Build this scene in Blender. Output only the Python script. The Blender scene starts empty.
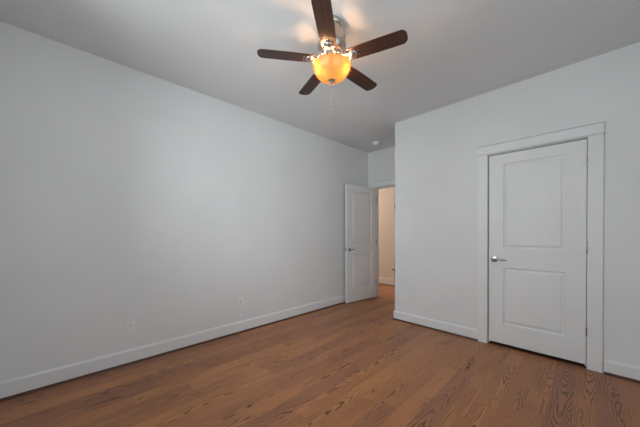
import bpy, bmesh, math, random
from mathutils import Vector, Matrix
random.seed(4)
PI = math.pi
R = math.radians
scene = bpy.context.scene
COL = scene.collection

# ------------------------------------------------------------------ camera, world, light, exposure
CAM = (2.9814, 0.0, 1.208)
cd = bpy.data.cameras.new('camera')
cd.sensor_width = 36.0
cd.lens = 263.65 * 36.0 / 640.0
cd.shift_y = 21.38 / 640.0
cd.clip_start = 0.02
cam = bpy.data.objects.new('camera', cd)
cam.location = CAM
cam.rotation_euler = (R(90 - 0.386), R(0.08), R(45.684))
COL.objects.link(cam)
scene.camera = cam

world = bpy.data.worlds.new('overcast_sky')
world.use_nodes = True
wb = world.node_tree.nodes['Background']
wb.inputs['Color'].default_value = (0.78, 0.88, 1.0, 1)
wb.inputs['Strength'].default_value = 2.0
scene.world = world

def area(name, loc, rot, sx, sy, energy, color):
    l = bpy.data.lights.new(name, 'AREA')
    l.shape = 'RECTANGLE'; l.size = sx; l.size_y = sy
    l.energy = energy; l.color = color
    o = bpy.data.objects.new(name, l)
    o.location = loc; o.rotation_euler = rot
    COL.objects.link(o)
    return o
# daylight coming in through the window in the wall behind the camera
area('window_daylight', (1.60, -0.56, 1.80), (R(90), 0, 0), 1.60, 1.60, 41.0, (0.935, 0.97, 1.0))
# fill daylight, through an unseen window added in the right-hand wall
area('side_fill_daylight', (3.47, 0.90, 1.55), (R(90), 0, R(90)), 1.10, 1.70, 15.0, (0.935, 0.97, 1.0))

scene.view_settings.view_transform = 'Standard'
scene.view_settings.look = 'None'
scene.view_settings.gamma = 1.0
scene.view_settings.use_curve_mapping = False
scene.view_settings.exposure = 0.0

# ------------------------------------------------------------------ dimensions (metres)
H = 2.743            # ceiling
YC = 3.331           # closet wall, facing the room
XC = 1.073           # its outer corner
YD = 4.200           # entry wall at the back of the alcove
YB = -0.40           # wall behind the camera
XR = 3.31            # right-hand wall
YH = 5.395           # far wall of the hallway
T = 0.12

# ------------------------------------------------------------------ materials
def pmat(name, color, rough=0.5, metal=0.0, spec=0.5):
    m = bpy.data.materials.new(name); m.use_nodes = True
    b = m.node_tree.nodes['Principled BSDF']
    b.inputs['Base Color'].default_value = (*color, 1)
    b.inputs['Roughness'].default_value = rough
    b.inputs['Metallic'].default_value = metal
    b.inputs['Specular IOR Level'].default_value = spec
    return m

def add_bump(m, scale, strength, dist=0.001, detail=4):
    nt = m.node_tree; N = nt.nodes; L = nt.links
    b = N['Principled BSDF']
    tc = N.new('ShaderNodeTexCoord')
    n = N.new('ShaderNodeTexNoise'); n.inputs['Scale'].default_value = scale; n.inputs['Detail'].default_value = detail
    bp = N.new('ShaderNodeBump'); bp.inputs['Strength'].default_value = strength; bp.inputs['Distance'].default_value = dist
    L.new(tc.outputs['Object'], n.inputs['Vector'])
    L.new(n.outputs['Fac'], bp.inputs['Height'])
    L.new(bp.outputs['Normal'], b.inputs['Normal'])

def paint(name, color, rough, bump=0.15, scale=140):
    m = pmat(name, color, rough, 0, 0.3)
    nt = m.node_tree; N = nt.nodes; L = nt.links
    b = N['Principled BSDF']
    tc = N.new('ShaderNodeTexCoord')
    n = N.new('ShaderNodeTexNoise'); n.inputs['Scale'].default_value = 1.6; n.inputs['Detail'].default_value = 3
    r = N.new('ShaderNodeValToRGB')
    r.color_ramp.elements[0].position = 0.3; r.color_ramp.elements[1].position = 0.7
    r.color_ramp.elements[0].color = (*[c * 0.975 for c in color], 1)
    r.color_ramp.elements[1].color = (*[min(1, c * 1.02) for c in color], 1)
    L.new(tc.outputs['Object'], n.inputs['Vector']); L.new(n.outputs['Fac'], r.inputs['Fac'])
    L.new(r.outputs['Color'], b.inputs['Base Color'])
    n2 = N.new('ShaderNodeTexNoise'); n2.inputs['Scale'].default_value = scale; n2.inputs['Detail'].default_value = 3
    bp = N.new('ShaderNodeBump'); bp.inputs['Strength'].default_value = bump; bp.inputs['Distance'].default_value = 0.0008
    L.new(tc.outputs['Object'], n2.inputs['Vector']); L.new(n2.outputs['Fac'], bp.inputs['Height'])
    L.new(bp.outputs['Normal'], b.inputs['Normal'])
    return m

M_WALL = paint('wall_paint', (0.82, 0.82, 0.82), 0.75)
M_CEIL = paint('ceiling_paint', (0.77, 0.775, 0.78), 0.85)
M_HALL = paint('hall_paint', (0.76, 0.745, 0.72), 0.75)
M_TRIM = paint('trim_enamel', (0.85, 0.85, 0.85), 0.38, 0.05, 60)
M_DOOR = paint('door_enamel', (0.84, 0.84, 0.84), 0.42, 0.06, 90)
M_NICKEL = pmat('satin_nickel', (0.44, 0.42, 0.39), 0.26, 1.0); add_bump(M_NICKEL, 300, 0.04)
M_FAN = pmat('brushed_fan_nickel', (0.46, 0.43, 0.39), 0.36, 1.0); add_bump(M_FAN, 260, 0.04)
M_HINGE = pmat('pale_hinge_metal', (0.72, 0.72, 0.71), 0.36, 0.6); add_bump(M_HINGE, 300, 0.04)
M_DARKMETAL = pmat('oiled_bronze', (0.06, 0.042, 0.032), 0.4, 0.7); add_bump(M_DARKMETAL, 200, 0.05)
M_PLASTIC = pmat('white_plastic', (0.86, 0.86, 0.85), 0.32); add_bump(M_PLASTIC, 250, 0.03)
M_SLOT = pmat('outlet_slot', (0.05, 0.05, 0.05), 0.6); add_bump(M_SLOT, 100, 0.03)
M_RUBBER = pmat('grey_rubber', (0.45, 0.45, 0.44), 0.7); add_bump(M_RUBBER, 200, 0.05)
M_BULB = pmat('frosted_bulb', (0.9, 0.88, 0.82), 0.4); add_bump(M_BULB, 200, 0.02)

class G:
    """small node-graph helper"""
    def __init__(s, nt): s.nt = nt; s.N = nt.nodes; s.L = nt.links
    def put(s, sock, v):
        if isinstance(v, (int, float)): sock.default_value = v
        elif isinstance(v, tuple): sock.default_value = v
        else: s.L.new(v, sock)
    def m(s, op, a, b=None, c=None):
        n = s.N.new('ShaderNodeMath'); n.operation = op
        s.put(n.inputs[0], a)
        if b is not None: s.put(n.inputs[1], b)
        if c is not None: s.put(n.inputs[2], c)
        return n.outputs[0]
    def xyz(s, x, y, z):
        n = s.N.new('ShaderNodeCombineXYZ')
        for i, v in enumerate((x, y, z)): s.put(n.inputs[i], v)
        return n.outputs[0]
    def white(s, x, y, z=0.0):
        n = s.N.new('ShaderNodeTexWhiteNoise'); n.noise_dimensions = '3D'
        s.put(n.inputs['Vector'], s.xyz(x, y, z)); return n.outputs['Value']
    def noise(s, vec, scale=1.0, detail=2.0, rough=0.5):
        n = s.N.new('ShaderNodeTexNoise'); s.put(n.inputs['Vector'], vec)
        n.inputs['Scale'].default_value = scale; n.inputs['Detail'].default_value = detail; n.inputs['Roughness'].default_value = rough
        return n.outputs['Fac']
    def mix(s, f, a, b, mode='MIX'):
        n = s.N.new('ShaderNodeMix'); n.data_type = 'RGBA'; n.blend_type = mode
        s.put(n.inputs[0], f); s.put(n.inputs[6], a); s.put(n.inputs[7], b); return n.outputs[2]
    def smooth(s, v, lo, hi, a=0.0, b=1.0):
        n = s.N.new('ShaderNodeMapRange'); n.interpolation_type = 'SMOOTHSTEP'
        s.put(n.inputs[0], v)
        for i, q in enumerate((lo, hi, a, b)): n.inputs[i + 1].default_value = q
        return n.outputs[0]

def oak_floor():
    m = bpy.data.materials.new('red_oak_planks'); m.use_nodes = True
    g = G(m.node_tree); b = g.N['Principled BSDF']
    geo = g.N.new('ShaderNodeNewGeometry')
    sep = g.N.new('ShaderNodeSeparateXYZ'); g.L.new(geo.outputs['Position'], sep.inputs[0])
    X, Y = sep.outputs[0], sep.outputs[1]
    PW = 0.12
    u = g.m('DIVIDE', g.m('ADD', X, 5.02), PW)
    row = g.m('FLOOR', u)
    fu = g.m('FRACT', u)
    rrow = g.white(row, 3.7)
    v = g.m('DIVIDE', g.m('ADD', g.m('ADD', Y, 10.0), g.m('MULTIPLY', rrow, 3.1)), 1.35)
    seg = g.m('FLOOR', v)
    fv = g.m('FRACT', v)
    r1 = g.white(row, seg, 1.0); r2 = g.white(row, seg, 2.0); r3 = g.white(row, seg, 3.0); r4 = g.white(row, seg, 4.0)
    lx = g.m('MULTIPLY', g.m('SUBTRACT', fu, g.m('MULTIPLY_ADD', r1, 1.1, -0.05)), PW)      # distance from the plank's pith line
    ly = g.m('ADD', Y, g.m('MULTIPLY', r2, 37.0))
    dash = g.noise(g.xyz(g.m('MULTIPLY', X, 95.0), g.m('MULTIPLY', ly, 7.5), g.m('MULTIPLY', r2, 23.0)), 1.0, 2.0, 0.5)
    dash = g.smooth(dash, 0.66, 0.78)
    # slow wander of the rings along the plank
    wob = g.noise(g.xyz(g.m('MULTIPLY', X, 12.0), g.m('MULTIPLY', ly, 2.2), g.m('MULTIPLY', r3, 19.0)), 1.0, 3.0, 0.55)
    wob2 = g.noise(g.xyz(g.m('MULTIPLY', X, 46.0), g.m('MULTIPLY', ly, 9.0), g.m('MULTIPLY', r4, 19.0)), 1.0, 2.0, 0.5)
    h = g.m('MULTIPLY_ADD', r3, 0.035, 0.008)
    rad = g.m('SQRT', g.m('ADD', g.m('MULTIPLY', lx, lx), g.m('MULTIPLY', h, h)))
    slope = g.m('MULTIPLY_ADD', r4, 0.16, -0.08)
    rv = g.m('ADD', rad, g.m('MULTIPLY', ly, slope))
    rv = g.m('ADD', rv, g.m('MULTIPLY', g.m('SUBTRACT', wob, 0.5), 0.050))
    rv = g.m('ADD', rv, g.m('MULTIPLY', g.m('SUBTRACT', wob2, 0.5), 0.006))
    rings = g.m('FRACT', g.m('DIVIDE', rv, 0.0108))
    dark = g.m('MULTIPLY', g.smooth(rings, 0.54, 0.74), g.smooth(rings, 0.84, 1.0, 1.0, 0.0))
    # open pores: short dark flecks along the grain
    pores = g.noise(g.xyz(g.m('MULTIPLY', X, 420.0), g.m('MULTIPLY', ly, 22.0), r3), 1.0, 2.0, 0.6)
    pores = g.smooth(pores, 0.52, 0.70)
    # where the figure stands out strongly
    patch = g.noise(g.xyz(g.m('MULTIPLY', X, 6.0), g.m('MULTIPLY', ly, 1.5), g.m('MULTIPLY', r1, 31.0)), 1.0, 2.0, 0.5)
    patch = g.smooth(patch, 0.40, 0.60, 0.22, 1.0)
    grain = g.m('MULTIPLY', dark, patch)
    grain = g.m('MULTIPLY', grain, g.m('MULTIPLY_ADD', pores, 0.25, 0.75))
    fine = g.noise(g.xyz(g.m('MULTIPLY', X, 150.0), g.m('MULTIPLY', ly, 4.0), r1), 1.0, 3.0, 0.6)
    tone = g.noise(g.xyz(g.m('MULTIPLY', X, 8.0), g.m('MULTIPLY', ly, 1.2), r2), 1.0, 2.0, 0.5)
    c = g.mix(r2, (0.430, 0.172, 0.078, 1), (0.540, 0.235, 0.095, 1))
    c = g.mix(g.smooth(r3, 0.62, 0.95), c, (0.380, 0.158, 0.086, 1))
    c = g.mix(g.m('MULTIPLY', g.smooth(tone, 0.42, 0.72), 0.35), c, (0.390, 0.172, 0.086, 1))
    c = g.mix(g.m('MULTIPLY', g.smooth(fine, 0.45, 0.75), 0.30), c, (0.240, 0.095, 0.042, 1))
    c = g.mix(g.m('MULTIPLY', grain, 0.95), c, (0.030, 0.008, 0.003, 1))
    c = g.mix(g.m('MULTIPLY', dash, 0.62), c, (0.070, 0.022, 0.009, 1))
    # seams between planks and at their ends
    eu = g.m('MINIMUM', fu, g.m('SUBTRACT', 1.0, fu))
    ev = g.m('MULTIPLY', g.m('MINIMUM', fv, g.m('SUBTRACT', 1.0, fv)), 1.35 / PW)
    e = g.m('MINIMUM', eu, ev)
    seam = g.smooth(e, 0.004, 0.016, 1.0, 0.0)
    c = g.mix(g.m('MULTIPLY', seam, 0.28), c, (0.06, 0.025, 0.014, 1))
    g.L.new(c, b.inputs['Base Color'])
    rough = g.m('MULTIPLY_ADD', g.noise(g.xyz(X, Y, 0.0), 3.0, 3.0), 0.16, 0.27)
    g.L.new(rough, b.inputs['Roughness'])
    b.inputs['Specular IOR Level'].default_value = 0.30
    hgt = g.m('SUBTRACT', 0.0, g.m('ADD', g.m('MULTIPLY', seam, 1.0), g.m('MULTIPLY', grain, 0.25)))
    hgt = g.m('ADD', hgt, g.m('MULTIPLY', g.noise(g.xyz(g.m('MULTIPLY', X, 9.0), g.m('MULTIPLY', Y, 1.4), 0.0), 1.0, 2.0), 0.5))
    bp = g.N.new('ShaderNodeBump'); bp.inputs['Strength'].default_value = 0.22; bp.inputs['Distance'].default_value = 0.0012
    g.L.new(hgt, bp.inputs['Height']); g.L.new(bp.outputs['Normal'], b.inputs['Normal'])
    return m
M_FLOOR = oak_floor()

def wood(name, c0, c1, axis, rough, scale=1.0):
    """plain grained wood, grain running along the object's own axis"""
    m = bpy.data.materials.new(name); m.use_nodes = True
    g = G(m.node_tree); b = g.N['Principled BSDF']
    tc = g.N.new('ShaderNodeTexCoord'); sep = g.N.new('ShaderNodeSeparateXYZ'); g.L.new(tc.outputs['Object'], sep.inputs[0])
    k = [90.0 * scale] * 3; k[axis] = 5.0 * scale
    n = g.noise(g.xyz(*[g.m('MULTIPLY', sep.outputs[i], k[i]) for i in range(3)]), 1.0, 4.0, 0.6)
    c = g.mix(g.smooth(n, 0.3, 0.7), (*c0, 1), (*c1, 1))
    g.L.new(c, b.inputs['Base Color'])
    b.inputs['Roughness'].default_value = rough
    return m
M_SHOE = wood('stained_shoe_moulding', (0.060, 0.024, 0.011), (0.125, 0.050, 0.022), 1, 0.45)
M_BLADE = wood('dark_walnut_blade', (0.040, 0.016, 0.010), (0.085, 0.034, 0.021), 0, 0.42)

def amber_glass():
    m = bpy.data.materials.new('amber_alabaster_glass'); m.use_nodes = True
    g = G(m.node_tree); N = g.N
    N.remove(N['Principled BSDF'])
    out = N['Material Output']
    tc = N.new('ShaderNodeTexCoord')
    n = g.noise(tc.outputs['Object'], 14.0, 4.0, 0.6)
    c = g.mix(g.smooth(n, 0.35, 0.7), (0.060, 0.033, 0.0068, 1), (0.082, 0.049, 0.0115, 1))
    tr = N.new('ShaderNodeBsdfTranslucent'); g.L.new(c, tr.inputs['Color'])
    df = N.new('ShaderNodeBsdfDiffuse'); df.inputs['Color'].default_value = (0.60, 0.42, 0.22, 1)
    gl = N.new('ShaderNodeBsdfGlossy'); gl.inputs['Roughness'].default_value = 0.25
    m1 = N.new('ShaderNodeMixShader'); m1.inputs[0].default_value = 0.30
    g.L.new(tr.outputs[0], m1.inputs[1]); g.L.new(df.outputs[0], m1.inputs[2])
    m2 = N.new('ShaderNodeMixShader'); m2.inputs[0].default_value = 0.05
    g.L.new(m1.outputs[0], m2.inputs[1]); g.L.new(gl.outputs[0], m2.inputs[2])
    g.L.new(m2.outputs[0], out.inputs['Surface'])
    return m
M_AMBER = amber_glass()

def clear_glass():
    m = bpy.data.materials.new('clear_window_glass'); m.use_nodes = True
    g = G(m.node_tree); N = g.N
    N.remove(N['Principled BSDF'])
    t = N.new('ShaderNodeBsdfTransparent'); t.inputs['Color'].default_value = (0.95, 0.97, 0.96, 1)
    gl = N.new('ShaderNodeBsdfGlossy'); gl.inputs['Roughness'].default_value = 0.02
    fr = N.new('ShaderNodeFresnel'); fr.inputs['IOR'].default_value = 1.35
    mx = N.new('ShaderNodeMixShader')
    g.L.new(fr.outputs[0], mx.inputs[0]); g.L.new(t.outputs[0], mx.inputs[1]); g.L.new(gl.outputs[0], mx.inputs[2])
    g.L.new(mx.outputs[0], N['Material Output'].inputs['Surface'])
    return m
M_GLASS = clear_glass()

# ------------------------------------------------------------------ mesh helpers
def box(bm, x0, x1, y0, y1, z0, z1, bevel=0.0):
    vs = [bm.verts.new((x, y, z)) for z in (z0, z1) for y in (y0, y1) for x in (x0, x1)]
    fs = [(0, 2, 3, 1), (4, 5, 7, 6), (0, 1, 5, 4), (2, 6, 7, 3), (0, 4, 6, 2), (1, 3, 7, 5)]
    faces = [bm.faces.new([vs[i] for i in f]) for f in fs]
    if bevel:
        es = list({e for f in faces for e in f.edges})
        bmesh.ops.bevel(bm, geom=es, offset=bevel, segments=2, affect='EDGES', profile=0.5)

def lathe(bm, prof, seg=48, cx=0.0, cy=0.0, mat=None, cap0=True, cap1=True):
    """prof = [(radius, z)...] turned round the z axis; mat = optional transform"""
    rings = []
    for r, z in prof:
        ring = []
        if r < 1e-6:
            p = Vector((cx, cy, z)); ring = [bm.verts.new(mat @ p if mat else p)]
        else:
            for i in range(seg):
                a = 2 * PI * i / seg
                p = Vector((cx + r * math.cos(a), cy + r * math.sin(a), z))
                ring.append(bm.verts.new(mat @ p if mat else p))
        rings.append(ring)
    for a, b in zip(rings, rings[1:]):
        if len(a) == 1 and len(b) == 1: continue
        for i in range(seg):
            j = (i + 1) % seg
            if len(a) == 1: bm.faces.new((a[0], b[j], b[i]))
            elif len(b) == 1: bm.faces.new((a[i], a[j], b[0]))
            else: bm.faces.new((a[i], a[j], b[j], b[i]))
    if cap0 and len(rings[0]) > 1: bm.faces.new(list(reversed(rings[0])))
    if cap1 and len(rings[-1]) > 1: bm.faces.new(rings[-1])

def tube(bm, pts, rad, seg=10, flat=1.0, closed=False):
    """pts swept with radius (number or list)"""
    pts = [Vector(p) for p in pts]
    n = len(pts)
    rads = rad if isinstance(rad, (list, tuple)) else [rad] * n
    up = Vector((0, 0, 1))
    rings = []
    for i, p in enumerate(pts):
        if closed: t = pts[(i + 1) % n] - pts[i - 1]
        else: t = pts[min(i + 1, n - 1)] - pts[max(i - 1, 0)]
        t.normalize()
        ref = up if abs(t.dot(up)) < 0.95 else Vector((1, 0, 0))
        a = t.cross(ref).normalized(); b = a.cross(t).normalized()
        rings.append([bm.verts.new(p + a * rads[i] * math.cos(2 * PI * k / seg) + b * rads[i] * flat * math.sin(2 * PI * k / seg)) for k in range(seg)])
    pairs = list(zip(rings, rings[1:])) + ([(rings[-1], rings[0])] if closed else [])
    for a, b in pairs:
        for k in range(seg):
            l = (k + 1) % seg
            bm.faces.new((a[k], a[l], b[l], b[k]))
    if not closed:
        bm.faces.new(list(reversed(rings[0]))); bm.faces.new(rings[-1])

def extrude_profile(bm, prof, p0, p1, out):
    """prof = [(distance out from wall, z)...] closed outline; swept from p0 to p1 (2-D), out = unit 2-D normal into the room"""
    a = [bm.verts.new((p0[0] + out[0] * d, p0[1] + out[1] * d, z)) for d, z in prof]
    b = [bm.verts.new((p1[0] + out[0] * d, p1[1] + out[1] * d, z)) for d, z in prof]
    n = len(prof)
    for i in range(n):
        j = (i + 1) % n
        bm.faces.new((a[i], a[j], b[j], b[i]))
    bm.faces.new(a); bm.faces.new(list(reversed(b)))

def link(name, bm, mat, parent=None, smooth=False, angle=None):
    bmesh.ops.recalc_face_normals(bm, faces=bm.faces[:])
    me = bpy.data.meshes.new(name)
    bm.to_mesh(me); bm.free()
    me.materials.append(mat)
    if smooth:
        for p in me.polygons: p.use_smooth = True
        if angle is not None:
            me.set_sharp_from_angle(angle=R(angle))
    o = bpy.data.objects.new(name, me)
    COL.objects.link(o)
    if parent: o.parent = parent
    return o

def struct(name, bm, mat, **k):
    o = link(name, bm, mat, **k); o['kind'] = 'structure'
    return o

def empty(name, loc, label, cat, rotz=0.0, group=None):
    o = bpy.data.objects.new(name, None); COL.objects.link(o)
    o.empty_display_size = 0.05
    o.location = loc; o.rotation_euler = (0, 0, rotz)
    o['label'] = label; o['category'] = cat
    if group: o['group'] = group
    return o

# ------------------------------------------------------------------ room shell
XH0, XH1 = -3.4, 1.9          # hallway ends
bm = bmesh.new(); box(bm, XH0 - T, XR + T, YB - T, YH + T, -0.10, 0.0); struct('floor', bm, M_FLOOR)
bm = bmesh.new(); box(bm, XH0 - T, XR + T, YB - T, YH + T, H, H + 0.10); struct('ceiling', bm, M_CEIL)
bm = bmesh.new(); box(bm, -T, 0, YB - T, YD, 0, H); struct('wall_left', bm, M_WALL)

# wall behind the camera, with its window opening
WX0, WX1, WZ0, WZ1 = 0.80, 2.40, 1.00, 2.60
bm = bmesh.new()
box(bm, 0, WX0, YB - T, YB, 0, H); box(bm, WX1, XR + T, YB - T, YB, 0, H)
box(bm, WX0, WX1, YB - T, YB, 0, WZ0); box(bm, WX0, WX1, YB - T, YB, WZ1, H)
struct('wall_back', bm, M_WALL)
# right-hand wall, with an opening for the added window
SY0, SY1, SZ0, SZ1 = 0.35, 1.45, 0.70, 2.40
bm = bmesh.new()
box(bm, XR, XR + T, YB, SY0, 0, H); box(bm, XR, XR + T, SY1, YC + 0.75, 0, H)
box(bm, XR, XR + T, SY0, SY1, 0, SZ0); box(bm, XR, XR + T, SY0, SY1, SZ1, H)
struct('wall_right', bm, M_WALL)

def window(name, a0, a1, z0, z1, along_x, plane):
    """frame, sash bars and glass in an opening; plane = middle of the wall's thickness"""
    bm = bmesh.new()
    def bb(m, s0, s1, d0, d1, h0, h1):
        if along_x: box(m, s0, s1, plane + d0, plane + d1, h0, h1)
        else: box(m, plane + d0, plane + d1, s0, s1, h0, h1)
    w = 0.045
    bb(bm, a0, a0 + w, -0.03, 0.03, z0, z1); bb(bm, a1 - w, a1, -0.03, 0.03, z0, z1)
    bb(bm, a0 + w, a1 - w, -0.03, 0.03, z0, z0 + w); bb(bm, a0 + w, a1 - w, -0.03, 0.03, z1 - w, z1)
    zm = (z0 + z1) / 2
    bb(bm, a0 + w, a1 - w, -0.02, 0.02, zm - 0.02, zm + 0.02)
    f = struct(name, bm, M_TRIM)
    bm = bmesh.new()
    bb(bm, a0 + w, a1 - w, -0.003, 0.003, z0 + w, zm - 0.02)
    bb(bm, a0 + w, a1 - w, -0.003, 0.003, zm + 0.02, z1 - w)
    link('window_pane', bm, M_GLASS, parent=f)
window('window_1', WX0, WX1, WZ0, WZ1, True, YB - T / 2)
window('added_window', SY0, SY1, SZ0, SZ1, False, XR + T / 2)  # unseen window, added to even out the light on the left wall

# closet wall with its door opening
DX0, DX1, DTOP = 2.192, 2.974, 2.059      # rough opening
bm = bmesh.new()
box(bm, XC, DX0, YC, YC + T, 0, H); box(bm, DX1, XR, YC, YC + T, 0, H); box(bm, DX0, DX1, YC, YC + T, DTOP, H)
struct('wall_closet', bm, M_WALL)
bm = bmesh.new(); box(bm, XC, XC + T, YC + T, YD, 0, H); struct('wall_alcove', bm, M_WALL)
# closet interior back
bm = bmesh.new(); box(bm, XC + T, XR, YC + 0.75, YC + 0.75 + T, 0, H); struct('wall_closet_back', bm, M_WALL)

# entry wall with doorway
EX0, EX1, ETOP = 0.150, 0.930, 2.056
bm = bmesh.new()
box(bm, -T, EX0, YD, YD + T, 0, H); box(bm, EX1, XC + T, YD, YD + T, 0, H); box(bm, EX0, EX1, YD, YD + T, ETOP, H)
box(bm, XH0, -T, YD, YD + T, 0, H); box(bm, XC + T, XH1, YD, YD + T, 0, H)
struct('wall_entry', bm, M_WALL)
# hallway
HX = -0.118                                 # edge of the next door along the hall
bm = bmesh.new()
box(bm, XH0, HX, YH, YH + T, 0, H); box(bm, HX + 0.80, XH1, YH, YH + T, 0, H); box(bm, HX, HX + 0.80, YH, YH + T, 2.06, H)
struct('wall_hall', bm, M_HALL)
bm = bmesh.new(); box(bm, XH0 - T, XH0, YD, YH + T, 0, H); struct('wall_hall_left', bm, M_HALL)
bm = bmesh.new(); box(bm, XH1, XH1 + T, YD, YH + T, 0, H); struct('wall_hall_right', bm, M_HALL)

# ------------------------------------------------------------------ baseboards and shoe moulding
BH = 0.128
def bprof(h=BH, d=0.014, z0=0.0):
    return [(0.0, z0), (d, z0), (d, h - 0.016), (d - 0.004, h - 0.011), (d - 0.006, h - 0.004), (d - 0.010, h), (0.0, h)]
def sprof(r=0.017):
    return [(0.0, 0.0005), (r, 0.0005)] + [(r * math.cos(a), 0.0005 + r * math.sin(a)) for a in [PI / 12 * k for k in range(1, 6)]] + [(0.0, r + 0.0005)]
def runs(name, shoe_name, segs, h=BH, mat=M_TRIM):
    bm = bmesh.new(); bs = bmesh.new()
    for p0, p1, out in segs:
        extrude_profile(bm, bprof(h), p0, p1, out)
        q0 = (p0[0] + out[0] * 0.0142, p0[1] + out[1] * 0.0142); q1 = (p1[0] + out[0] * 0.0142, p1[1] + out[1] * 0.0142)
        extrude_profile(bs, sprof(), q0, q1, out)
    struct(name, bm, mat); struct(shoe_name, bs, M_SHOE)
runs('baseboard_left', 'trim_shoe_left', [((0, YB), (0, YD), (1, 0))], 0.134)
runs('baseboard_closet', 'trim_shoe_closet', [((XC - 0.014, YC), (2.110, YC), (0, -1)), ((3.068, YC), (XR, YC), (0, -1))], 0.122)
runs('baseboard_alcove', 'trim_shoe_alcove', [((XC, YC), (XC, YD), (-1, 0))], 0.122)
runs('baseboard_entry', 'trim_shoe_entry', [((EX1 + 0.095, YD), (XC, YD), (0, -1))], 0.128)
runs('baseboard_right', 'trim_shoe_right', [((XR, YB), (XR, YC), (-1, 0))])
runs('baseboard_back', 'trim_shoe_back', [((0, YB), (XR, YB), (0, 1))])
runs('baseboard_hall', 'trim_shoe_hall', [((XH0, YH), (HX - 0.004, YH), (0, -1))], 0.16)

# ------------------------------------------------------------------ casings
def casing(name, x0, x1, top, y, far_left=None):
    """flat craftsman casing on a wall facing -y around an opening x0..x1"""
    bm = bmesh.new()
    w, d, rv = 0.090, 0.018, 0.004
    L0 = far_left if far_left is not None else x0 - w - rv
    R1 = x1 + w + rv + 0.003
    box(bm, L0, x0 - rv, y - d, y, 0, top + 0.002, 0.0015)
    box(bm, x1 + rv, R1, y - d, y, 0, top + 0.002, 0.0015)
    box(bm, L0, R1, y - 0.006, y, top + 0.002, top + 0.110)                                    # backing in the joints
    box(bm, L0 - 0.010, R1 + 0.010, y - d - 0.006, y, top + 0.002, top + 0.008, 0.001)         # bead under the header
    box(bm, L0 - 0.002, R1 + 0.002, y - d, y, top + 0.014, top + 0.098, 0.0015)                # header board
    box(bm, L0 - 0.010, R1 + 0.010, y - d - 0.006, y, top + 0.104, top + 0.111, 0.001)         # cap
    return struct(name, bm, M_TRIM)
casing('trim_1', DX0 + 0.010, DX1 - 0.010, DTOP - 0.006, YC)
casing('trim_2', EX0 + 0.010, EX1 - 0.010, DTOP - 0.004, YD, far_left=0.045)
def jamb(name, x0, x1, top, y0, y1, stop=None):
    bm = bmesh.new(); t = 0.018
    box(bm, x0, x0 + t - 0.008, y0, y1, 0, top); box(bm, x1 - t + 0.008, x1, y0, y1, 0, top)
    box(bm, x0 + t - 0.008, x1 - t + 0.008, y0, y1, top - 0.010, top)
    if stop:
        box(bm, x0 + 0.010, x0 + 0.022, stop, stop + 0.030, 0, top - 0.010)
        box(bm, x1 - 0.022, x1 - 0.010, stop, stop + 0.030, 0, top - 0.010)
        box(bm, x0 + 0.022, x1 - 0.022, stop, stop + 0.030, top - 0.022, top - 0.010)
    return struct(name, bm, M_TRIM)
jamb('trim_3', DX0, DX1, DTOP, YC, YC + T, YC + 0.045)
jamb('trim_4', EX0, EX1, DTOP, YD, YD + T, YD + 0.045)

bm = bmesh.new(); box(bm, DX0 + 0.010, DX1 - 0.010, YC + 0.002, YC + T, 0.0, 0.006, 0.001)  # dark strip added under the closet door, standing in for the gap's shade
struct('trim_gap_shade', bm, M_SHOE)

# ------------------------------------------------------------------ two-panel doors
def door_mesh(W, z0, z1, t, panels, px0, px1):
    """slab: x 0..W, front face at y=0 (facing -y), back at y=t; panels = [(z0, z1)...]"""
    bm = bmesh.new()
    xs = [0, px0, px1, W]
    zs = [z0]
    for a, b in panels: zs += [a, b]
    zs.append(z1)
    rings = [(0.0, 0.0), (0.003, 0.004), (0.009, 0.0115), (0.017, 0.0125), (0.022, 0.0115), (0.038, 0.004), (0.042, 0.003)]
    for y, sgn in ((0.0, 1), (t, -1)):
        for i in range(3):
            for j in range(len(zs) - 1):
                hole = i == 1 and j % 2 == 1
                a0, a1, b0, b1 = xs[i], xs[i + 1], zs[j], zs[j + 1]
                if not hole:
                    bm.faces.new([bm.verts.new(p) for p in ((a0, y, b0), (a1, y, b0), (a1, y, b1), (a0, y, b1))])
                else:
                    prev = None
                    for ins, dep in rings:
                        yy = y + sgn * dep
                        q = [bm.verts.new(p) for p in ((a0 + ins, yy, b0 + ins), (a1 - ins, yy, b0 + ins), (a1 - ins, yy, b1 - ins), (a0 + ins, yy, b1 - ins))]
                        if prev:
                            for k in range(4):
                                l = (k + 1) % 4
                                bm.faces.new((prev[k], prev[l], q[l], q[k]))
                        prev = q
                    bm.faces.new(prev)
    for j in range(len(zs) - 1):
        for x in (0, W):
            bm.faces.new([bm.verts.new(p) for p in ((x, 0, zs[j]), (x, t, zs[j]), (x, t, zs[j + 1]), (x, 0, zs[j + 1]))])
    for i in range(3):
        for z in (z0, z1):
            bm.faces.new([bm.verts.new(p) for p in ((xs[i], 0, z), (xs[i + 1], 0, z), (xs[i + 1], t, z), (xs[i], t, z))])
    bmesh.ops.remove_doubles(bm, verts=bm.verts[:], dist=1e-5)
    return bm

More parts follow.
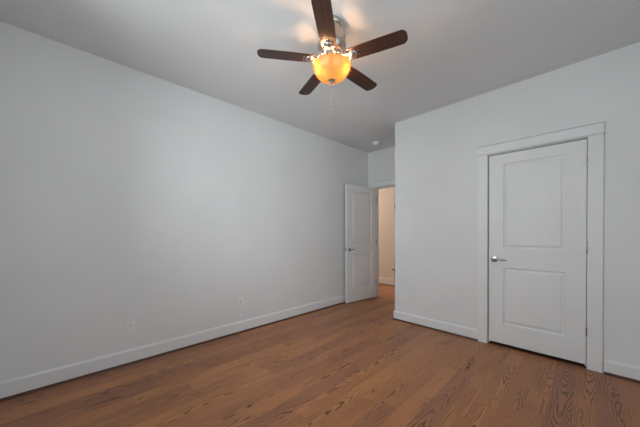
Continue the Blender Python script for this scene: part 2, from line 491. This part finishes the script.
def lever(parent, x, y, z, direction, face):
    """lever handle on a door face; direction = +1/-1 along x, face = -1 front or +1 back"""
    rot = Matrix.Translation((x, y, z)) @ Matrix.Rotation(R(90) * (1 if face < 0 else -1), 4, 'X')
    bm = bmesh.new()
    lathe(bm, [(0.0325, 0.0), (0.0325, 0.004), (0.030, 0.008), (0.022, 0.010), (0.012, 0.011), (0.0105, 0.030), (0.012, 0.036), (0.0, 0.037)], 32, mat=rot)
    h = link('door_handle', bm, M_NICKEL, parent=parent, smooth=True, angle=40)
    bm = bmesh.new()
    yo = y + face * 0.034
    pts = [(x - direction * 0.008, yo, z), (x + direction * 0.015, yo + face * 0.006, z + 0.001), (x + direction * 0.045, yo + face * 0.009, z + 0.003),
           (x + direction * 0.080, yo + face * 0.006, z - 0.001), (x + direction * 0.105, yo + face * 0.001, z - 0.005), (x + direction * 0.112, yo - face * 0.003, z - 0.006)]
    tube(bm, pts, [0.010, 0.0095, 0.0085, 0.008, 0.0075, 0.005], 12, 0.85)
    link('lever', bm, M_NICKEL, parent=h, smooth=True)
    return h

def hinge(parent, x, y, z, mat=M_HINGE, leaf=1):
    bm = bmesh.new()
    lathe(bm, [(0.0, z - 0.050), (0.004, z - 0.049), (0.0062, z - 0.046), (0.0062, z - 0.016), (0.0055, z - 0.0155), (0.0062, z - 0.015), (0.0062, z + 0.015),
               (0.0055, z + 0.0155), (0.0062, z + 0.016), (0.0062, z + 0.046), (0.004, z + 0.049), (0.0, z + 0.050)], 16, x, y)
    return link('hinge', bm, mat, parent=parent, smooth=True, angle=40)

# closet door: closed, handle at left, hinges at right
CW = 0.749
bm = door_mesh(CW, 0.034, 2.040, 0.035, [(0.243, 0.842), (1.042, 1.938)], 0.130, 0.130 + 0.484)
door1 = struct('door_1', bm, M_DOOR)
door1.location = (2.2105, YC + 0.002, 0)
lever(door1, 0.052, 0.0, 0.925, 1, -1)
for z in (0.335, 1.078, 1.825):
    hinge(door1, CW + 0.004, -0.004, z, M_NICKEL)
bm = bmesh.new(); box(bm, -0.0036, 0.0004, 0.004, 0.030, 0.897, 0.953, 0.0006); link('latch_plate', bm, M_NICKEL, parent=door1)

# entry door: swung open into the room until it stands almost against the left wall
EW = 0.762
bm = door_mesh(EW, 0.016, 2.040, 0.035, [(0.243, 0.842), (1.042, 1.938)], 0.125, EW - 0.125)
door2 = struct('door_2', bm, M_DOOR)
# local x runs from the free edge to the hinges, front face looks into the room (+x in the world)
ANG = math.atan2(4.205 - 3.447, 0.176 - 0.102)
door2.location = (0.102, 3.447, 0)
door2.rotation_euler = (0, 0, ANG)
lever(door2, 0.062, 0.0, 0.925, 1, -1)
lever(door2, 0.062, 0.035, 0.925, 1, 1)
for z in (0.31, 1.05, 1.82):
    hinge(door2, EW + 0.004, 0.002, z, M_NICKEL)
bm = bmesh.new(); box(bm, -0.002, 0.0004, 0.005, 0.030, 0.897, 0.953, 0.0006); link('latch_plate', bm, M_NICKEL, parent=door2)

# door along the hall, seen only by its hinge edge
bm = door_mesh(0.790, 0.012, 2.045, 0.035, [(0.243, 0.842), (1.042, 1.938)], 0.125, 0.790 - 0.125)
door3 = struct('door_3', bm, M_DOOR)
door3.location = (HX + 0.006, YH + 0.012, 0)
hinge(door3, 0.000, -0.016, 0.33, M_DARKMETAL); hinge(door3, 0.000, -0.016, 1.80, M_DARKMETAL)
bm = bmesh.new(); tube(bm, [(0.012, -0.022, 0.375), (-0.020, -0.026, 0.375), (-0.062, -0.034, 0.375)], [0.010, 0.011, 0.013], 12); link('hinge_stop', bm, M_DARKMETAL, parent=door3, smooth=True, angle=50)

# ------------------------------------------------------------------ wall plates (built facing -y, then turned)
def plate(loc, rotz, label, kind, group=None):
    t = empty('wall_outlet', loc, label, 'outlet', rotz, 'outlets low on the walls')
    bm = bmesh.new(); box(bm, -0.0365, 0.0365, -0.0065, 0.0, -0.0585, 0.0585, 0.0015)
    link('cover_plate', bm, M_PLASTIC, parent=t)
    if kind == 'duplex':
        for s in (-1, 1):
            bm = bmesh.new()
            outline = []
            for k in range(24):
                a = 2 * PI * k / 24
                outline.append((0.0168 * math.cos(a), max(-0.0135, min(0.0135, 0.0168 * math.sin(a)))))
            v0 = [bm.verts.new((x, -0.0058, s * 0.0195 + z)) for x, z in outline]
            v1 = [bm.verts.new((x * 0.97, -0.0082, s * 0.0195 + z * 0.97)) for x, z in outline]
            for k in range(24):
                bm.faces.new((v0[k], v0[(k + 1) % 24], v1[(k + 1) % 24], v1[k]))
            bm.faces.new(v1); bm.faces.new(list(reversed(v0)))
            rc = link('socket', bm, M_PLASTIC, parent=t)
            bm = bmesh.new()
            z = s * 0.0195
            box(bm, -0.0082, -0.0050, -0.0088, -0.0080, z - 0.001, z + 0.009)
            box(bm, 0.0050, 0.0082, -0.0088, -0.0080, z + 0.000, z + 0.008)
            lathe(bm, [(0.0034, 0.0), (0.0034, 0.0008)], 14, mat=Matrix.Translation((0, -0.0080, z - 0.0065)) @ Matrix.Rotation(R(90), 4, 'X'))
            link('slots', bm, M_SLOT, parent=rc)
        bm = bmesh.new()
        lathe(bm, [(0.0035, 0.0), (0.0030, 0.0015), (0.0, 0.0018)], 14, mat=Matrix.Translation((0, -0.006, 0)) @ Matrix.Rotation(R(90), 4, 'X'))
        link('screw', bm, M_NICKEL, parent=t)
    elif kind == 'jack':
        bm = bmesh.new()
        box(bm, -0.0095, 0.0095, -0.0075, -0.0058, -0.010, 0.010, 0.0008)
        j = link('jack', bm, M_PLASTIC, parent=t)
        bm = bmesh.new(); box(bm, -0.006, 0.006, -0.0082, -0.0074, -0.005, 0.004); link('jack_opening', bm, M_RUBBER, parent=j)
        for s in (-1, 1):
            bm = bmesh.new()
            lathe(bm, [(0.0035, 0.0), (0.0030, 0.0015), (0.0, 0.0018)], 14, mat=Matrix.Translation((0, -0.006, s * 0.042)) @ Matrix.Rotation(R(90), 4, 'X'))
            link('screw', bm, M_PLASTIC, parent=t)
    return t
plate((0, 0.449, 0.353), R(90), 'white plate with a small centre jack on the left wall, the one nearest the camera', 'jack')
plate((0, 1.556, 0.362), R(90), 'white duplex power outlet at the middle of the left wall above the baseboard', 'duplex')
plate((0, 2.900, 0.352), R(90), 'small white outlet on the left wall closest to the open entry door', 'duplex')
plate((1.232, YC, 0.352), 0, 'white outlet low on the closet wall beside its outer corner', 'duplex')

# ------------------------------------------------------------------ door stop on the baseboard behind the entry door
ds = empty('door_stop', (0.014, 3.395, 0.075), 'short white door stop sticking out of the baseboard beside the open door', 'door stop')
rx = Matrix.Rotation(R(90), 4, 'Y')
bm = bmesh.new(); lathe(bm, [(0.013, 0.0), (0.013, 0.003), (0.006, 0.006), (0.005, 0.040)], 18, mat=rx); link('rod', bm, M_PLASTIC, parent=ds, smooth=True, angle=40)
bm = bmesh.new(); lathe(bm, [(0.0075, 0.038), (0.009, 0.041), (0.009, 0.050), (0.006, 0.053), (0.0, 0.054)], 18, mat=rx); link('bumper', bm, M_RUBBER, parent=ds, smooth=True, angle=40)

# ------------------------------------------------------------------ smoke detector
sd = empty('smoke_detector', (0.440, 3.812, H), 'small round white smoke detector on the ceiling of the alcove above the entry door', 'smoke detector')
bm = bmesh.new(); lathe(bm, [(0.062, 0.0), (0.062, -0.008), (0.060, -0.011), (0.050, -0.012)], 40); link('base', bm, M_PLASTIC, parent=sd, smooth=True, angle=40)
bm = bmesh.new(); lathe(bm, [(0.049, -0.011), (0.048, -0.024), (0.044, -0.034), (0.034, -0.040), (0.016, -0.043), (0.0, -0.0435)], 40)
cv = link('cover', bm, M_PLASTIC, parent=sd, smooth=True, angle=40)
bm = bmesh.new(); lathe(bm, [(0.006, -0.042), (0.006, -0.0445), (0.0, -0.045)], 16, 0.022, 0.0); link('test_button', bm, M_RUBBER, parent=cv, smooth=True, angle=40)

# ------------------------------------------------------------------ ceiling fan
FX, FY = 1.651, 1.4224
fan = empty('ceiling_fan', (FX, FY, H), 'five-bladed ceiling fan with dark walnut blades and a lit amber bowl light', 'ceiling fan')
ZB = 2.4762 - H               # blade plane, relative to the ceiling
def fz(z): return z - H
bm = bmesh.new(); lathe(bm, [(0.078, 0.0), (0.084, -0.006), (0.085, -0.020), (0.078, -0.030), (0.074, -0.034)], 48); link('canopy', bm, M_FAN, parent=fan, smooth=True, angle=50)
bm = bmesh.new(); lathe(bm, [(0.070, -0.032), (0.078, -0.040), (0.090, -0.070), (0.098, -0.110), (0.100, -0.150), (0.104, -0.158), (0.104, -0.178), (0.098, -0.188), (0.090, -0.204), (0.070, -0.218), (0.055, -0.222)], 56)
link('motor_housing', bm, M_FAN, parent=fan, smooth=True, angle=35)
bm = bmesh.new(); lathe(bm, [(0.050, -0.220), (0.070, -0.232), (0.078, -0.245), (0.078, -0.275), (0.070, -0.285), (0.060, -0.290)], 48); link('flywheel', bm, M_FAN, parent=fan, smooth=True, angle=35)
# switch housing and fitter that carries the glass bowl
bm = bmesh.new(); lathe(bm, [(0.058, -0.285), (0.084, -0.290), (0.092, -0.296), (0.092, -0.306), (0.074, -0.312), (0.060, -0.314), (0.056, -0.322), (0.0, -0.324)], 48); link('light_fitter', bm, M_FAN, parent=fan, smooth=True, angle=35)
bm = bmesh.new(); tube(bm, [(0, 0, -0.335), (0, 0, fz(2.330))], 0.004, 10); link('center_rod', bm, M_FAN, parent=fan)
# open oval loops round the neck between the blade arms
PH0 = R(18.4)
for k in range(5):
    for off in (-11, 11):
        a = PH0 + R(72 * k + 36 + off)
        bm = bmesh.new()
        er, et = Vector((math.cos(a), math.sin(a), 0)), Vector((-math.sin(a), math.cos(a), 0))
        pts = []
        for q in range(20):
            b = 2 * PI * q / 20
            pts.append(er * (0.112 - 0.012 * math.sin(b)) + et * 0.016 * math.cos(b) + Vector((0, 0, -0.266 + 0.021 * math.sin(b))))
        tube(bm, pts, 0.0050, 8, closed=True)
        link('oval_loop', bm, M_FAN, parent=fan, smooth=True)

RB = 0.529
PITCH = R(-7.8)
def blade_mesh():
    bm = bmesh.new()
    r0, r1 = 0.118, RB
    left, right = [], []
    n = 26
    for i in range(n + 1):
        s = i / n
        x = r0 + (r1 - r0) * s
        w = 0.049 + 0.0075 * math.sin(s ** 0.8 * PI * 0.72)        # half width
        w0 = w
        if s < 0.06: w = w * math.sqrt(max(0.0, 1 - (1 - s / 0.06) ** 2 * 0.40))
        # rounded tip
        tip = 0.024
        d = r1 - x
        if d < tip: w = w0 * (0.66 + 0.34 * math.sqrt(max(0.0, 1 - (1 - d / tip) ** 2)))
        left.append((x, w)); right.append((x, -w))
    tipc = [(r1 + 0.006 * math.cos(a) , left[-1][1] * math.sin(a)) for a in (R(45), 0, R(-45))]
    outline = right + list(reversed([]))
    outline = right + list(reversed(tipc)) + list(reversed(left))
    t = 0.0028
    lo = [bm.verts.new((x, y, -t)) for x, y in outline]
    hi = [bm.verts.new((x, y, t)) for x, y in outline]
    m = len(outline)
    for i in range(m):
        j = (i + 1) % m
        bm.faces.new((lo[i], lo[j], hi[j], hi[i]))
    bm.faces.new(hi); bm.faces.new(list(reversed(lo)))
    bmesh.ops.bevel(bm, geom=[e for e in bm.edges if all(len(f.verts) > 4 for f in e.link_faces) or any(len(f.verts) > 6 for f in e.link_faces)], offset=0.0012, segments=1, affect='EDGES')
    return bm
def arm_mesh():
    """bracket under the blade root: two curved bars from the hub and a round medallion"""
    bm = bmesh.new()
    for s in (-1, 1):
        tube(bm, [(0.066, s * 0.012, -0.002), (0.082, s * 0.022, -0.012), (0.105, s * 0.031, -0.014), (0.128, s * 0.030, -0.011), (0.150, s * 0.016, -0.009)], [0.0075, 0.007, 0.0065, 0.0065, 0.006], 10)
    box(bm, 0.055, 0.090, -0.018, 0.018, -0.006, 0.006, 0.002)
    lathe(bm, [(0.0, -0.0215), (0.014, -0.0205), (0.026, -0.0160), (0.034, -0.0110), (0.037, -0.0055), (0.037, -0.0030)], 28, 0.160, 0.0)
    return bm
def screws_mesh(x, y):
    bm = bmesh.new(); lathe(bm, [(0.0, -0.0062), (0.004, -0.0055), (0.005, -0.0028)], 12, x, y); return bm
blade0 = None
kids = []
for k in range(5):
    rot = Matrix.Rotation(PH0 + R(72 * k), 4, 'Z') @ Matrix.Rotation(PITCH, 4, 'X')
    if blade0 is None:
        b = link('blade', blade_mesh(), M_BLADE, parent=fan, smooth=False)
        blade0 = b
        kids = [link('blade_arm', arm_mesh(), M_FAN, parent=b, smooth=True, angle=45),
                link('screw', screws_mesh(0.206, 0.018), M_FAN, parent=b), link('screw', screws_mesh(0.206, -0.018), M_FAN, parent=b)]
    else:
        b = blade0.copy(); COL.objects.link(b); b.parent = fan
        for c in kids:
            d = c.copy(); COL.objects.link(d); d.parent = b
    b.matrix_local = Matrix.Translation((0, 0, ZB)) @ rot

# glass bowl: one shell, open at the top
bm = bmesh.new()
zr, dep, ra = fz(2.432), 0.104, 0.137
prof = [(ra + 0.002, zr + 0.004), (ra + 0.003, zr)]
for i in range(1, 19):
    a = PI / 2 * i / 18
    prof.append((ra * math.cos(a) ** 0.92 if i < 18 else 0.006, zr - dep * math.sin(a)))
lathe(bm, prof, 64, cap0=False, cap1=False)
bowl = link('light_bowl', bm, M_AMBER, parent=fan, smooth=True)
zb = zr - dep
bm = bmesh.new(); lathe(bm, [(0.0, zb + 0.012), (0.022, zb + 0.010), (0.028, zb + 0.004), (0.027, zb - 0.002), (0.016, zb - 0.007), (0.010, zb - 0.010), (0.008, zb - 0.016), (0.010, zb - 0.020), (0.006, zb - 0.025), (0.0, zb - 0.027)], 28)
link('finial', bm, M_FAN, parent=fan, smooth=True, angle=50)
# bulbs and their light
M_LIT = bpy.data.materials.new('lit_warm_bulb'); M_LIT.use_nodes = True
_g = G(M_LIT.node_tree); _g.N.remove(_g.N['Principled BSDF'])
_e = _g.N.new('ShaderNodeEmission'); _e.inputs['Color'].default_value = (1.0, 0.56, 0.28, 1); _e.inputs['Strength'].default_value = 430.0
_g.L.new(_e.outputs[0], _g.N['Material Output'].inputs['Surface'])
for a in (R(15), R(135), R(255)):
    d = Vector((math.cos(a), math.sin(a), 0))
    axis = (d * 0.80 + Vector((0, 0, -0.60))).normalized()
    base = d * 0.062 + Vector((0, 0, zr - 0.008))
    tm = Matrix.Translation(base) @ Vector((0, 0, 1)).rotation_difference(axis).to_matrix().to_4x4()
    bm = bmesh.new(); lathe(bm, [(0.011, -0.010), (0.013, 0.000), (0.013, 0.014), (0.0, 0.015)], 18, mat=tm)
    so = link('lamp_socket', bm, M_PLASTIC, parent=fan, smooth=True, angle=40)
    bm = bmesh.new(); lathe(bm, [(0.0, 0.016), (0.008, 0.018), (0.012, 0.026), (0.0155, 0.036), (0.0155, 0.044), (0.010, 0.054), (0.0, 0.058)], 16, mat=tm)
    link('light_bulb', bm, M_LIT, parent=so, smooth=True)
# pull chains dropping from the finial
def chain(dx, dy, length, mat_fob):
    z0 = zb - 0.020
    bm = bmesh.new()
    n = int(length / 0.006)
    for i in range(n):
        z = z0 - i * 0.006
        lathe(bm, [(0.0, z), (0.0014, z - 0.0009), (0.0019, z - 0.0025), (0.0014, z - 0.0041), (0.0005, z - 0.005), (0.0005, z - 0.0062)], 6, dx, dy)
    c = link('pull_chain', bm, M_FAN, parent=fan, smooth=True)
    z = z0 - length
    bm = bmesh.new(); lathe(bm, [(0.0, z + 0.001), (0.0025, z), (0.0035, z - 0.008), (0.0055, z - 0.020), (0.005, z - 0.027), (0.0, z - 0.030)], 14, dx, dy)
    link('fob', bm, mat_fob, parent=c, smooth=True)
chain(0.003, 0.003, 0.130, M_FAN)
chain(-0.003, -0.002, 0.215, M_FAN)

# ------------------------------------------------------------------ hallway lamp's light (far down the hall, round the corner)
l = bpy.data.lights.new('hall_lamp', 'POINT'); l.energy = 56.0; l.color = (1.0, 0.76, 0.57); l.shadow_soft_size = 0.10
lo = bpy.data.objects.new('hall_lamp', l); lo.location = (-2.10, 4.80, H - 0.20); COL.objects.link(lo)
